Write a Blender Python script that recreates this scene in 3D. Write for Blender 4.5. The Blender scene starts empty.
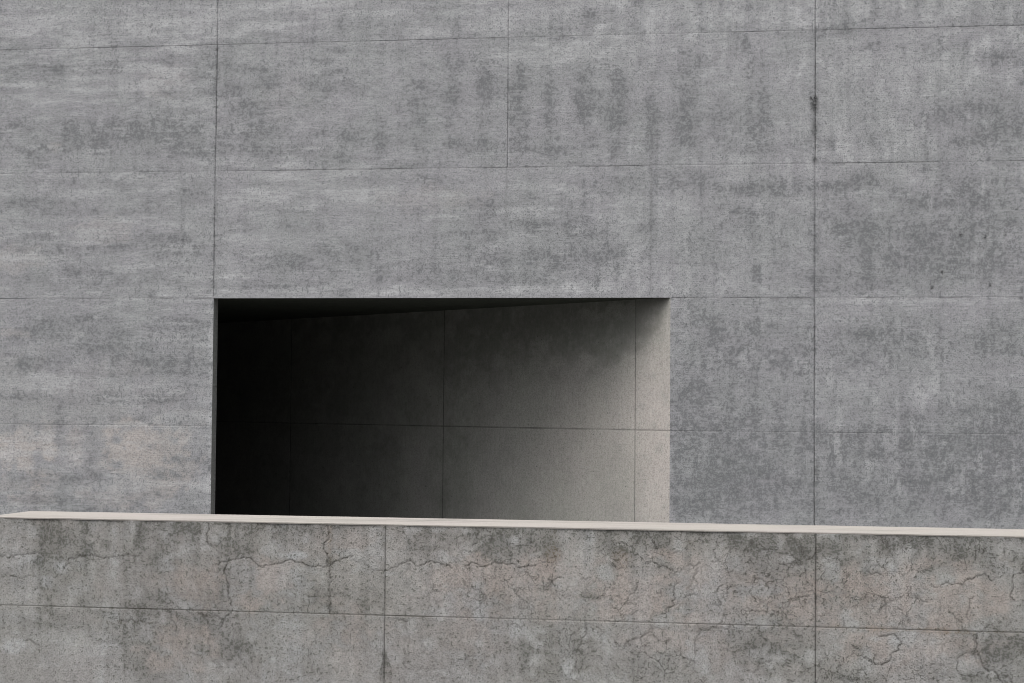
import bpy, math, random
import numpy as np
from mathutils import Matrix, Vector

C = bpy.context.scene.collection
scene = bpy.context.scene

FACADE_DARK = [(-1.248, 4.291, 1.395, 0.291, 0.35), (-1.597, 4.317, 0.175, 0.146, 0.5), (-1.246, 4.187, 0.238, 0.145, 0.55), (-0.946, 4.358, 0.259, 0.166, 0.5), (-0.546, 4.28, 0.321, 0.145, 0.4), (-0.222, 4.1, 0.277, 0.103, 0.6), (-2.009, 4.125, 0.438, 0.125, 0.5), (-2.213, 4.41, 0.242, 0.126, 0.35), (-0.944, 5.48, 0.646, 0.187, 0.2), (-1.642, 4.975, 0.761, 0.105, 0.15), (-0.731, 5.682, 0.644, 0.042, 0.4), (0.129, 5.452, 0.106, 0.31, 0.2), (0.484, 4.335, 0.315, 0.143, 0.45), (0.445, 4.111, 0.315, 0.102, 0.3), (1.288, 5.381, 0.094, 0.133, 0.6), (1.599, 5.394, 0.124, 0.081, 0.4), (2.494, 5.32, 0.071, 0.111, 0.5), (2.112, 4.692, 0.205, 0.162, 0.55), (2.095, 4.39, 0.225, 0.222, 0.35), (1.42, 4.757, 0.187, 0.102, 0.3), (2.477, 4.967, 0.224, 0.202, 0.45), (2.805, 4.729, 0.182, 0.261, 0.55), (2.462, 4.484, 0.163, 0.201, 0.3), (1.406, 4.249, 0.31, 0.142, 0.35), (0.887, 4.104, 0.521, 0.082, 0.25), (1.768, 4.193, 0.308, 0.121, 0.3), (2.638, 4.159, 0.304, 0.141, 0.3), (2.429, 4.686, 0.143, 0.303, 0.3), (0.248, 4.626, 0.159, 0.205, 0.2), (3.131, 4.422, 0.151, 0.401, 0.6), (3.138, 4.772, 0.121, 0.201, 0.35), (3.422, 4.467, 0.13, 0.42, 0.5), (3.771, 4.48, 0.149, 0.438, 0.65), (4.079, 4.405, 0.138, 0.417, 0.5), (4.117, 4.702, 0.099, 0.248, 0.35), (4.445, 4.349, 0.147, 0.376, 0.5), (4.778, 4.393, 0.137, 0.355, 0.4), (5.12, 4.259, 0.155, 0.256, 0.3), (5.478, 4.312, 0.154, 0.176, 0.5), (5.408, 4.922, 0.087, 0.216, 0.4), (5.359, 5.09, 0.048, 0.118, 0.8), (5.545, 4.527, 0.135, 0.392, 0.25), (4.925, 4.292, 0.967, 0.276, 0.25), (3.545, 4.066, 0.497, 0.1, 0.4), (5.508, 4.057, 0.384, 0.078, 0.35), (3.834, 5.416, 0.119, 0.1, 0.5), (7.552, 4.393, 0.555, 0.135, 0.55), (7.775, 4.216, 0.415, 0.134, 0.5), (7.17, 4.322, 0.373, 0.154, 0.4), (6.519, 5.014, 0.133, 0.039, 0.45), (6.52, 4.508, 0.085, 0.486, 0.25), (7.076, 4.256, 0.056, 0.386, 0.3), (7.496, 4.105, 0.463, 0.135, 0.35), (6.841, 4.744, 0.282, 0.136, 0.12), (7.822, 4.916, 0.185, 0.115, 0.3), (7.636, 4.583, 0.278, 0.096, 0.2), (-1.999, 3.572, 0.655, 0.104, 0.45), (-1.233, 3.492, 0.647, 0.072, 0.3), (-1.675, 3.808, 0.544, 0.062, 0.3), (-0.534, 3.558, 0.427, 0.103, 0.3), (-0.27, 3.71, 0.213, 0.144, 0.3), (-1.883, 3.259, 0.545, 0.062, 0.25), (-1.222, 2.872, 0.966, 0.124, 0.4), (-0.689, 3.199, 0.534, 0.103, 0.25), (-0.313, 3.094, 0.319, 0.256, 0.25), (-1.983, 2.792, 0.437, 0.083, 0.3), (-1.166, 2.738, 0.645, 0.083, 0.35), (0.366, 3.754, 0.421, 0.102, 0.3), (0.267, 3.346, 0.316, 0.102, 0.3), (0.902, 2.966, 0.726, 0.203, 0.45), (0.591, 2.723, 0.418, 0.041, 0.8), (1.42, 3.085, 0.617, 0.162, 0.4), (2.142, 2.88, 0.71, 0.14, 0.35), (1.515, 3.791, 0.412, 0.081, 0.3), (2.234, 3.783, 0.407, 0.101, 0.4), (2.084, 3.483, 0.408, 0.201, 0.25), (2.745, 3.577, 0.303, 0.1, 0.3), (0.895, 3.494, 0.624, 0.122, 0.3), (2.953, 2.877, 0.301, 0.199, 0.3), (2.597, 3.178, 0.605, 0.14, 0.3), (3.846, 3.685, 0.494, 0.159, 0.35), (3.553, 2.974, 0.595, 0.198, 0.35), (3.921, 2.893, 0.04, 0.217, 0.9), (4.119, 2.823, 0.039, 0.158, 0.6), (4.392, 3.285, 0.137, 0.069, 0.7), (4.46, 3.461, 0.059, 0.444, 0.25), (3.8, 3.269, 0.297, 0.139, 0.45), (4.147, 3.02, 0.491, 0.118, 0.35), (3.401, 3.322, 0.398, 0.079, 0.3), (4.83, 3.703, 0.389, 0.157, 0.4), (5.412, 3.648, 0.48, 0.088, 0.8), (5.268, 3.434, 0.386, 0.137, 0.4), (5.797, 3.693, 0.382, 0.117, 0.6), (4.93, 3.065, 0.388, 0.294, 0.3), (5.086, 3.113, 0.058, 0.342, 0.35), (5.483, 2.819, 0.048, 0.117, 0.7), (5.703, 3.061, 0.134, 0.292, 0.3), (6.274, 3.677, 0.341, 0.136, 0.6), (6.54, 3.733, 0.264, 0.136, 0.6), (6.841, 3.575, 0.281, 0.096, 0.5), (7.123, 3.504, 0.28, 0.077, 0.6), (7.496, 3.625, 0.315, 0.211, 0.45), (6.521, 3.153, 0.113, 0.251, 0.5), (6.37, 3.299, 0.284, 0.387, 0.3), (7.076, 3.053, 0.743, 0.365, 0.45), (7.681, 3.241, 0.461, 0.478, 0.4), (6.047, 3.156, 0.067, 0.388, 0.5), (6.086, 2.768, 0.568, 0.155, 0.3), (5.51, 3.305, 0.67, 0.244, 0.25), (7.634, 2.907, 0.461, 0.239, 0.35), (6.559, 2.815, 0.094, 0.116, 0.6), (-1.647, 2.377, 0.65, 0.103, 0.4), (-1.322, 2.398, 0.27, 0.052, 0.4), (-0.354, 2.357, 0.361, 0.102, 0.6), (-1.809, 2.273, 0.651, 0.083, 0.3), (-0.561, 1.948, 0.585, 0.082, 0.55), (-0.506, 1.846, 0.319, 0.051, 0.5), (-1.155, 2.12, 0.644, 0.123, 0.3), (-2.068, 1.569, 0.371, 0.072, 0.6), (-1.523, 1.532, 0.325, 0.103, 0.35), (-1.145, 1.576, 0.258, 0.123, 0.5), (-0.501, 1.56, 0.488, 0.122, 0.6), (-1.63, 1.479, 0.087, 0.144, 0.4), (-0.238, 1.715, 0.318, 0.102, 0.3), (-2.075, 1.91, 0.328, 0.145, 0.3), (-0.872, 1.353, 0.64, 0.082, 0.35), (-1.626, 1.243, 0.065, 0.309, 0.4), (-1.264, 0.99, 0.108, 0.41, 0.35), (-1.616, 0.75, 0.647, 0.082, 0.5), (-0.435, 0.797, 0.424, 0.061, 0.45), (-1.18, 0.531, 0.855, 0.082, 0.35), (-1.938, 0.519, 0.435, 0.082, 0.4), (-0.244, 2.123, 0.212, 0.122, 0.3), (5.109, 2.206, 0.212, 0.214, 0.6), (4.934, 2.381, 0.252, 0.137, 0.4), (5.513, 2.313, 0.478, 0.087, 0.45), (5.735, 1.975, 0.286, 0.155, 0.45), (5.37, 1.993, 0.479, 0.214, 0.3), (4.84, 1.601, 0.29, 0.39, 0.35), (5.324, 1.411, 0.288, 0.097, 0.3), (5.085, 0.827, 0.25, 0.329, 0.75), (4.941, 0.631, 0.289, 0.194, 0.5), (4.794, 1.163, 0.136, 0.253, 0.6), (4.717, 0.919, 0.049, 0.584, 0.5), (5.422, 0.928, 0.478, 0.387, 0.3), (5.899, 1.031, 0.152, 0.385, 0.3), (5.327, 0.637, 0.763, 0.29, 0.25), (6.56, 2.286, 0.469, 0.192, 0.3), (6.982, 2.191, 0.558, 0.23, 0.35), (6.654, 1.998, 0.654, 0.192, 0.3), (7.771, 2.288, 0.276, 0.19, 0.45), (7.817, 2.079, 0.275, 0.057, 0.5), (7.633, 2.145, 0.368, 0.133, 0.3), (7.029, 1.474, 0.372, 0.076, 0.35), (7.54, 1.526, 0.368, 0.095, 0.5), (7.862, 1.482, 0.311, 0.208, 0.8), (7.77, 1.623, 0.275, 0.095, 0.5), (7.4, 1.24, 0.461, 0.19, 0.45), (7.769, 1.15, 0.367, 0.284, 0.8), (7.539, 0.863, 0.551, 0.284, 0.6), (7.075, 0.808, 0.371, 0.247, 0.5), (7.122, 1.094, 0.278, 0.133, 0.35), (7.769, 0.63, 0.457, 0.189, 0.5), (6.467, 0.656, 0.468, 0.191, 0.25), (6.278, 0.94, 0.189, 0.384, 0.2), (7.029, 1.236, 2.371, 1.338, 0.22), (5.324, 1.508, 0.859, 1.263, 0.22), (6.842, 0.948, 1.384, 0.668, 0.2), (5.326, 0.83, 0.763, 0.483, 0.2)]
FACADE_COLUMNS = [(1.698, 4.924, 0.114, 0.122, 0.1), (1.753, 4.628, 0.113, 0.122, 0.24), (1.735, 4.355, 0.113, 0.122, 0.2), (1.717, 4.173, 0.113, 0.121, 0.2), (2.08, 4.865, 0.113, 0.121, 0.14), (2.062, 4.572, 0.113, 0.121, 0.32), (2.115, 4.389, 0.113, 0.121, 0.27), (2.098, 4.117, 0.113, 0.121, 0.27), (2.478, 4.897, 0.112, 0.121, 0.17), (2.461, 4.605, 0.112, 0.121, 0.39), (2.443, 4.333, 0.112, 0.121, 0.33), (2.424, 4.153, 0.112, 0.121, 0.33), (2.784, 4.84, 0.111, 0.121, 0.12), (2.765, 4.639, 0.111, 0.121, 0.28), (2.818, 4.367, 0.111, 0.12, 0.23), (2.801, 4.097, 0.111, 0.12, 0.23), (3.147, 4.872, 0.111, 0.12, 0.23), (3.13, 4.582, 0.111, 0.12, 0.51), (3.112, 4.312, 0.111, 0.12, 0.43), (3.163, 4.131, 0.111, 0.12, 0.43), (3.429, 4.816, 0.11, 0.12, 0.15), (3.481, 4.615, 0.11, 0.12, 0.34), (3.463, 4.346, 0.11, 0.12, 0.29), (3.445, 4.077, 0.11, 0.12, 0.29), (3.798, 4.848, 0.109, 0.12, 0.2), (3.781, 4.56, 0.109, 0.119, 0.45), (3.762, 4.381, 0.109, 0.119, 0.38), (3.814, 4.112, 0.109, 0.119, 0.38), (4.087, 4.792, 0.109, 0.119, 0.25), (4.138, 4.593, 0.109, 0.119, 0.56), (4.119, 4.325, 0.109, 0.119, 0.47), (4.101, 4.058, 0.109, 0.119, 0.47), (4.452, 4.824, 0.108, 0.119, 0.18), (4.434, 4.538, 0.108, 0.119, 0.39), (4.484, 4.359, 0.108, 0.119, 0.33), (4.466, 4.092, 0.108, 0.119, 0.33), (4.815, 4.856, 0.107, 0.119, 0.23), (4.797, 4.57, 0.107, 0.118, 0.51), (4.778, 4.304, 0.107, 0.118, 0.43), (4.76, 4.127, 0.107, 0.118, 0.43), (5.127, 4.8, 0.107, 0.118, 0.1), (5.109, 4.515, 0.107, 0.118, 0.24), (5.158, 4.337, 0.107, 0.118, 0.2), (5.14, 4.073, 0.107, 0.118, 0.2), (5.505, 4.831, 0.106, 0.118, 0.14), (5.487, 4.547, 0.106, 0.118, 0.32), (5.468, 4.283, 0.106, 0.118, 0.27), (5.517, 4.106, 0.106, 0.117, 0.27), (0.357, 4.399, 0.116, 0.133, 0.3), (0.726, 4.341, 0.115, 0.133, 0.3), (1.093, 4.284, 0.115, 0.132, 0.3), (1.354, 4.229, 0.114, 0.132, 0.3), (-1.577, 4.4, 0.12, 0.136, 0.3), (-1.249, 4.343, 0.119, 0.135, 0.3), (-0.901, 4.285, 0.119, 0.135, 0.3), (-0.548, 4.404, 0.118, 0.134, 0.3), (-0.216, 4.346, 0.117, 0.134, 0.3), (6.275, 3.154, 0.085, 0.252, 0.25), (6.521, 3.085, 0.085, 0.251, 0.25), (6.766, 3.016, 0.085, 0.25, 0.25), (7.076, 3.14, 0.084, 0.25, 0.25), (7.402, 3.071, 0.084, 0.249, 0.25), (7.68, 3.002, 0.083, 0.248, 0.25)]
FACADE_WARM = [(-2.113, 1.052, 0.24, 0.165, 0.8), (-1.774, 1.035, 0.12, 0.144, 0.8), (-0.813, 1.067, 0.32, 0.163, 0.8), (-1.884, 0.519, 0.261, 0.103, 0.4), (-1.072, 0.533, 0.321, 0.102, 0.35), (-0.224, 0.871, 0.169, 0.101, 0.5), (-0.756, 0.844, 0.32, 0.082, 0.4), (-1.834, 0.777, 0.174, 0.082, 0.35), (-2.079, 1.032, 0.284, 0.248, 0.7), (-1.796, 1.056, 0.131, 0.185, 0.6), (-1.461, 1.121, 0.108, 0.164, 0.45), (-0.889, 1.077, 0.278, 0.225, 0.95), (-0.547, 1.132, 0.298, 0.183, 0.7), (-2.182, 0.669, 0.219, 0.103, 0.3), (-0.646, 0.641, 0.425, 0.163, 0.45), (-0.433, 0.685, 0.212, 0.122, 0.4), (-2.137, 2.242, 0.263, 0.052, 0.4), (-1.737, 4.194, 0.088, 0.052, 0.5), (-2.207, 3.001, 0.329, 0.146, 0.3), (-1.23, 3.285, 0.432, 0.124, 0.25), (-0.502, 4.847, 0.268, 0.166, 0.25), (0.774, 4.667, 0.314, 0.184, 0.1), (2.237, 3.582, 0.609, 0.121, 0.2), (-1.628, 1.346, 1.607, 0.618, 0.15)]
FACADE_LIGHT = [(0.341, 5.498, 2.488, 0.206, 0.25), (4.92, 5.407, 2.857, 0.198, 0.28), (6.841, 4.793, 0.749, 0.388, 0.3), (4.332, 5.095, 1.172, 0.199, 0.25), (-1.259, 4.915, 1.078, 0.261, 0.25), (0.769, 5.026, 0.627, 0.164, 0.25), (6.467, 1.23, 0.375, 0.287, 0.2), (-0.013, 1.564, 0.032, 1.12, 0.7), (-1.852, 1.705, 0.327, 0.103, 0.3), (-1.476, 1.944, 0.076, 0.309, 0.35), (-0.298, 2.174, 0.318, 0.082, 0.25), (-0.344, 1.714, 0.318, 0.061, 0.35), (-1.554, 3.205, 0.434, 0.124, 0.25), (0.737, 3.546, 0.418, 0.122, 0.3), (0.221, 2.836, 0.148, 0.122, 0.5), (0.906, 2.682, 0.726, 0.041, 0.4), (2.348, 2.679, 0.908, 0.05, 0.3), (3.555, 2.677, 0.889, 0.04, 0.5), (3.952, 2.745, 0.492, 0.049, 0.4), (5.704, 2.672, 0.287, 0.039, 0.3), (1.206, 3.643, 0.62, 0.101, 0.25), (0.257, 4.011, 0.631, 0.061, 0.3), (-1.154, 5.121, 0.969, 0.208, 0.2), (1.5, 5.009, 0.824, 0.143, 0.15), (3.837, 4.957, 1.182, 0.12, 0.15), (6.841, 4.89, 0.842, 0.291, 0.2), (5.312, 4.777, 0.579, 0.216, 0.15), (6.464, 4.024, 0.566, 0.097, 0.2), (6.418, 2.574, 0.471, 0.039, 0.5), (7.122, 2.564, 0.742, 0.029, 0.4), (3.348, 3.621, 0.399, 0.1, 0.15), (3.25, 3.423, 0.598, 0.08, 0.3), (6.654, 1.758, 0.747, 0.192, 0.15), (6.183, 1.611, 0.114, 0.289, 0.2), (5.083, 1.505, 0.231, 0.097, 0.2), (5.513, 2.381, 0.192, 0.058, 0.2), (-0.728, 5.474, 0.644, 0.156, 0.1)]
FACADE_SPOT = [(-0.004, 5.156, 0.032, 0.015, 0.6), (-0.005, 4.847, 0.043, 0.015, 0.6), (-0.006, 4.559, 0.043, 0.015, 0.5), (6.02, 4.537, 0.048, 0.029, 1.0), (6.03, 4.469, 0.048, 0.098, 0.85), (6.033, 4.244, 0.038, 0.117, 0.6), (6.034, 3.933, 0.038, 0.049, 0.5), (7.412, 3.195, 0.019, 0.019, 1), (7.634, 3.174, 0.019, 0.019, 1), (7.819, 3.202, 0.015, 0.029, 1), (7.234, 2.842, 0.019, 0.019, 1), (7.141, 2.689, 0.019, 0.015, 1), (7.68, 2.716, 0.018, 0.012, 1), (7.337, 2.86, 0.019, 0.012, 0.8), (3.695, 3.935, 0.08, 0.015, 0.4), (4.381, 5.233, 0.02, 0.02, 0.7), (5.914, 2.594, 0.095, 0.012, 0.5), (7.965, 2.592, 0.028, 0.019, 0.6), (6.061, 0.937, 0.024, 0.134, 0.5), (-1.322, 2.398, 0.032, 0.016, 0.7), (-1.503, 1.645, 0.022, 0.021, 0.6), (-0.336, 3.197, 0.032, 0.016, 0.6), (7.45, 4.549, 0.012, 0.013, 0.8), (6.888, 4.957, 0.009, 0.01, 0.5), (7.93, 3.439, 0.013, 0.013, 0.9), (0.01, 3.502, 0.032, 0.082, 0.3)]
WALL_DARK = [(2.663, 0.905, 0.129, 0.123, 0.5), (2.78, 0.885, 0.055, 0.079, 0.7), (2.593, 0.938, 0.093, 0.088, 0.4), (3.031, 0.942, 0.046, 0.104, 0.6), (3.236, 0.972, 0.136, 0.043, 0.8), (3.168, 0.936, 0.226, 0.095, 0.4), (3.079, 0.826, 0.182, 0.087, 0.35), (2.622, 0.654, 0.083, 0.052, 0.4), (3.082, 0.652, 0.136, 0.087, 0.45), (2.572, 0.815, 0.056, 0.061, 0.5), (2.872, 0.887, 0.028, 0.026, 0.6), (3.462, 0.92, 0.179, 0.078, 0.45), (3.508, 0.878, 0.072, 0.052, 0.5), (3.376, 0.681, 0.063, 0.069, 0.4), (3.663, 0.946, 0.178, 0.052, 0.25), (3.886, 0.835, 0.026, 0.026, 0.8), (3.796, 0.97, 0.264, 0.043, 0.25), (3.932, 0.674, 0.393, 0.068, 0.2), (4.133, 0.424, 0.026, 0.127, 0.8), (4.129, 0.374, 0.03, 0.051, 0.7), (3.356, 0.487, 0.224, 0.172, 0.2), (3.492, 0.448, 0.089, 0.086, 0.3), (4.323, 0.937, 0.173, 0.085, 0.5), (4.495, 0.962, 0.077, 0.059, 0.5), (4.624, 0.943, 0.128, 0.072, 0.95), (4.573, 0.909, 0.077, 0.051, 0.7), (4.752, 0.959, 0.026, 0.059, 0.7), (4.842, 0.927, 0.051, 0.075, 0.8), (4.964, 0.971, 0.042, 0.042, 0.4), (5.074, 0.944, 0.05, 0.058, 0.5), (5.125, 0.903, 0.059, 0.058, 0.85), (5.1, 0.849, 0.034, 0.017, 0.7), (5.217, 0.976, 0.104, 0.058, 0.6), (5.3, 0.957, 0.042, 0.05, 0.6), (5.458, 1.001, 0.05, 0.033, 0.6), (5.733, 0.941, 0.147, 0.058, 0.75), (5.868, 0.919, 0.073, 0.082, 1.0), (5.713, 0.862, 0.122, 0.066, 0.5), (5.59, 0.963, 0.246, 0.05, 0.4), (5.998, 0.938, 0.097, 0.074, 0.7), (6.079, 0.882, 0.064, 0.033, 0.6), (6.215, 0.955, 0.056, 0.065, 0.85), (6.327, 0.973, 0.072, 0.049, 0.9), (6.418, 0.914, 0.079, 0.057, 0.8), (6.498, 0.94, 0.118, 0.073, 0.6), (6.577, 1.002, 0.118, 0.04, 0.5), (6.279, 0.997, 0.435, 0.033, 0.5), (6.399, 0.857, 0.024, 0.02, 0.7), (4.987, 0.725, 0.025, 0.021, 0.7), (5.025, 0.714, 0.05, 0.017, 0.8), (4.75, 0.694, 0.017, 0.017, 0.6), (4.712, 0.731, 0.026, 0.021, 0.5), (4.37, 0.558, 0.129, 0.084, 0.3), (4.748, 0.485, 0.085, 0.092, 0.4), (4.862, 0.53, 0.211, 0.167, 0.35), (4.972, 0.512, 0.034, 0.058, 0.6), (4.968, 0.425, 0.034, 0.058, 0.4), (4.5, 0.436, 0.171, 0.092, 0.3), (4.884, 0.385, 0.126, 0.05, 0.4), (5.468, 0.597, 0.124, 0.021, 0.5), (5.261, 0.438, 0.248, 0.124, 0.35), (5.796, 0.516, 0.243, 0.164, 0.45), (5.714, 0.493, 0.082, 0.066, 0.4), (6.119, 0.525, 0.08, 0.033, 0.3), (6.119, 0.541, 0.056, 0.041, 0.5), (6.079, 0.41, 0.12, 0.032, 0.6), (6.635, 0.54, 0.157, 0.121, 0.5), (6.694, 0.582, 0.078, 0.08, 0.4), (6.734, 0.905, 0.047, 0.072, 0.35), (6.517, 0.436, 0.196, 0.048, 0.4), (6.038, 0.726, 0.161, 0.082, 0.25), (4.192, 0.999, 2.088, 0.026, 0.3), (2.855, 0.56, 0.545, 0.087, 0.25), (2.531, 0.551, 0.185, 0.061, 0.25), (4.627, 0.691, 2.048, 0.337, 0.12), (3.04, 0.435, 0.272, 0.173, 0.2)]
WALL_WARM = [(3.599, 0.76, 0.151, 0.103, 0.8), (3.533, 0.664, 0.134, 0.043, 0.4), (3.221, 0.462, 0.153, 0.121, 0.55), (3.308, 0.701, 0.09, 0.13, 0.35), (4.475, 0.873, 0.069, 0.025, 0.7), (4.54, 0.794, 0.299, 0.067, 0.5), (4.881, 0.76, 0.211, 0.126, 0.35), (4.583, 0.732, 0.256, 0.101, 0.4), (4.5, 0.52, 0.129, 0.126, 0.35), (4.745, 0.841, 0.212, 0.025, 0.45), (5.134, 0.725, 0.167, 0.1, 0.55), (5.321, 0.891, 0.058, 0.033, 0.9), (5.26, 0.707, 0.207, 0.083, 0.5), (5.302, 0.542, 0.166, 0.058, 0.55), (5.591, 0.715, 0.164, 0.124, 0.4), (5.795, 0.72, 0.146, 0.098, 0.45), (6.199, 0.791, 0.239, 0.073, 0.7), (6.119, 0.688, 0.24, 0.073, 0.5), (6.478, 0.737, 0.197, 0.121, 0.6), (6.159, 0.547, 0.144, 0.081, 0.7), (6.557, 0.486, 0.079, 0.048, 0.9), (6.438, 0.555, 0.158, 0.057, 0.5), (5.425, 0.794, 0.124, 0.083, 0.35), (5.091, 0.869, 0.084, 0.042, 0.4), (3.974, 0.909, 0.132, 0.06, 0.35), (3.934, 0.546, 0.175, 0.102, 0.35), (5.468, 0.547, 0.123, 0.124, 0.35), (2.618, 0.882, 0.139, 0.088, 0.15), (4.796, 0.863, 2.036, 0.504, 0.22), (6.675, 0.883, 0.078, 0.048, 0.3), (3.217, 0.742, 0.109, 0.087, 0.3)]
WALL_LIGHT = [(2.666, 0.791, 0.051, 0.031, 0.9), (2.535, 0.814, 0.074, 0.026, 0.6), (2.597, 0.728, 0.046, 0.031, 0.7), (3.147, 0.823, 0.032, 0.026, 0.8), (2.477, 0.44, 0.065, 0.035, 0.7), (2.461, 0.558, 0.093, 0.044, 0.3), (3.731, 0.857, 0.062, 0.017, 0.9), (3.664, 0.86, 0.044, 0.013, 0.7), (3.423, 0.558, 0.054, 0.052, 0.3), (2.666, 0.773, 0.023, 0.018, 0.5), (3.061, 0.544, 0.055, 0.043, 0.4), (2.923, 0.575, 0.037, 0.026, 0.4), (4.128, 0.866, 0.061, 0.043, 0.25), (3.758, 0.477, 0.176, 0.085, 0.25), (6.655, 0.461, 0.117, 0.056, 0.35), (4.238, 0.766, 0.104, 0.127, 0.15), (5.529, 0.714, 0.09, 0.107, 0.3), (5.632, 0.613, 0.082, 0.082, 0.25), (6.518, 0.981, 0.158, 0.049, 0.25), (6.695, 0.964, 0.094, 0.065, 0.3), (5.219, 0.499, 0.208, 0.099, 0.15), (3.621, 0.76, 0.116, 0.069, 0.25), (2.481, 0.725, 0.047, 0.132, 0.2), (2.811, 0.428, 0.183, 0.13, 0.15), (5.218, 0.747, 0.042, 0.208, 0.25), (5.529, 0.796, 0.037, 0.248, 0.3), (5.007, 0.951, 0.034, 0.167, 0.25), (2.479, 0.813, 0.14, 0.088, 0.3), (2.672, 0.468, 0.184, 0.061, 0.25)]
WALL_RUST = [(3.885, 0.907, 0.013, 0.094, 0.42), (3.335, 0.961, 0.011, 0.061, 0.27999999999999997), (3.337, 0.883, 0.009, 0.035, 0.42), (4.846, 0.898, 0.034, 0.034, 0.5599999999999999), (5.125, 0.887, 0.042, 0.042, 0.42), (4.859, 0.927, 0.021, 0.059, 0.35), (5.425, 0.939, 0.021, 0.041, 0.27999999999999997), (6.359, 0.609, 0.237, 0.01, 0.63), (6.159, 0.616, 0.2, 0.01, 0.42), (6.537, 0.61, 0.079, 0.012, 0.7), (6.655, 0.613, 0.156, 0.008, 0.42), (5.07, 0.869, 0.034, 0.025, 0.27999999999999997), (3.921, 0.908, 0.013, 0.068, 0.27999999999999997), (6.537, 0.739, 0.118, 0.081, 0.105), (2.978, 0.554, 0.137, 0.013, 0.21), (4.214, 0.978, 0.009, 0.059, 0.21)]
PASSAGE_STAIN_SHADE = [(2.703, 2.139, 1.719, 0.393, 0.45), (0.986, 2.361, 0.846, 0.204, 0.5), (4.869, 1.591, 1.13, 0.946, 0.35), (6.314, 1.588, 1.247, 1.244, 0.3), (0.21, 2.526, 0.217, 0.069, 0.8), (1.587, 2.578, 1.308, 0.094, 0.8), (4.309, 2.495, 2.569, 0.139, 0.7), (0.415, 2.294, 0.411, 0.139, 0.6), (2.214, 2.398, 1.658, 0.236, 0.5), (0.417, 2.494, 0.464, 0.1, 0.5), (0.141, 2.405, 0.108, 0.177, 0.6), (0.112, 2.207, 0.081, 0.118, 0.4), (1.354, 2.113, 0.587, 0.166, 0.4), (0.839, 2.104, 0.425, 0.203, 0.45), (0.625, 2.2, 0.252, 0.241, 0.5), (1.587, 2.536, 0.888, 0.147, 0.4), (0.277, 2.241, 0.218, 0.119, 0.4), (2.212, 2.237, 0.629, 0.214, 0.3), (3.027, 1.098, 0.668, 0.264, 0.25), (3.488, 0.474, 0.106, 0.335, 0.6), (0.986, 2.31, 0.846, 0.163, 0.4), (0.211, 2.585, 0.271, 0.059, 0.8)]
PASSAGE_WARM = [(0.065, 1.208, 0.591, 1.863, 0.8), (0.831, 1.194, 1.485, 1.213, 0.4)]
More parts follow.
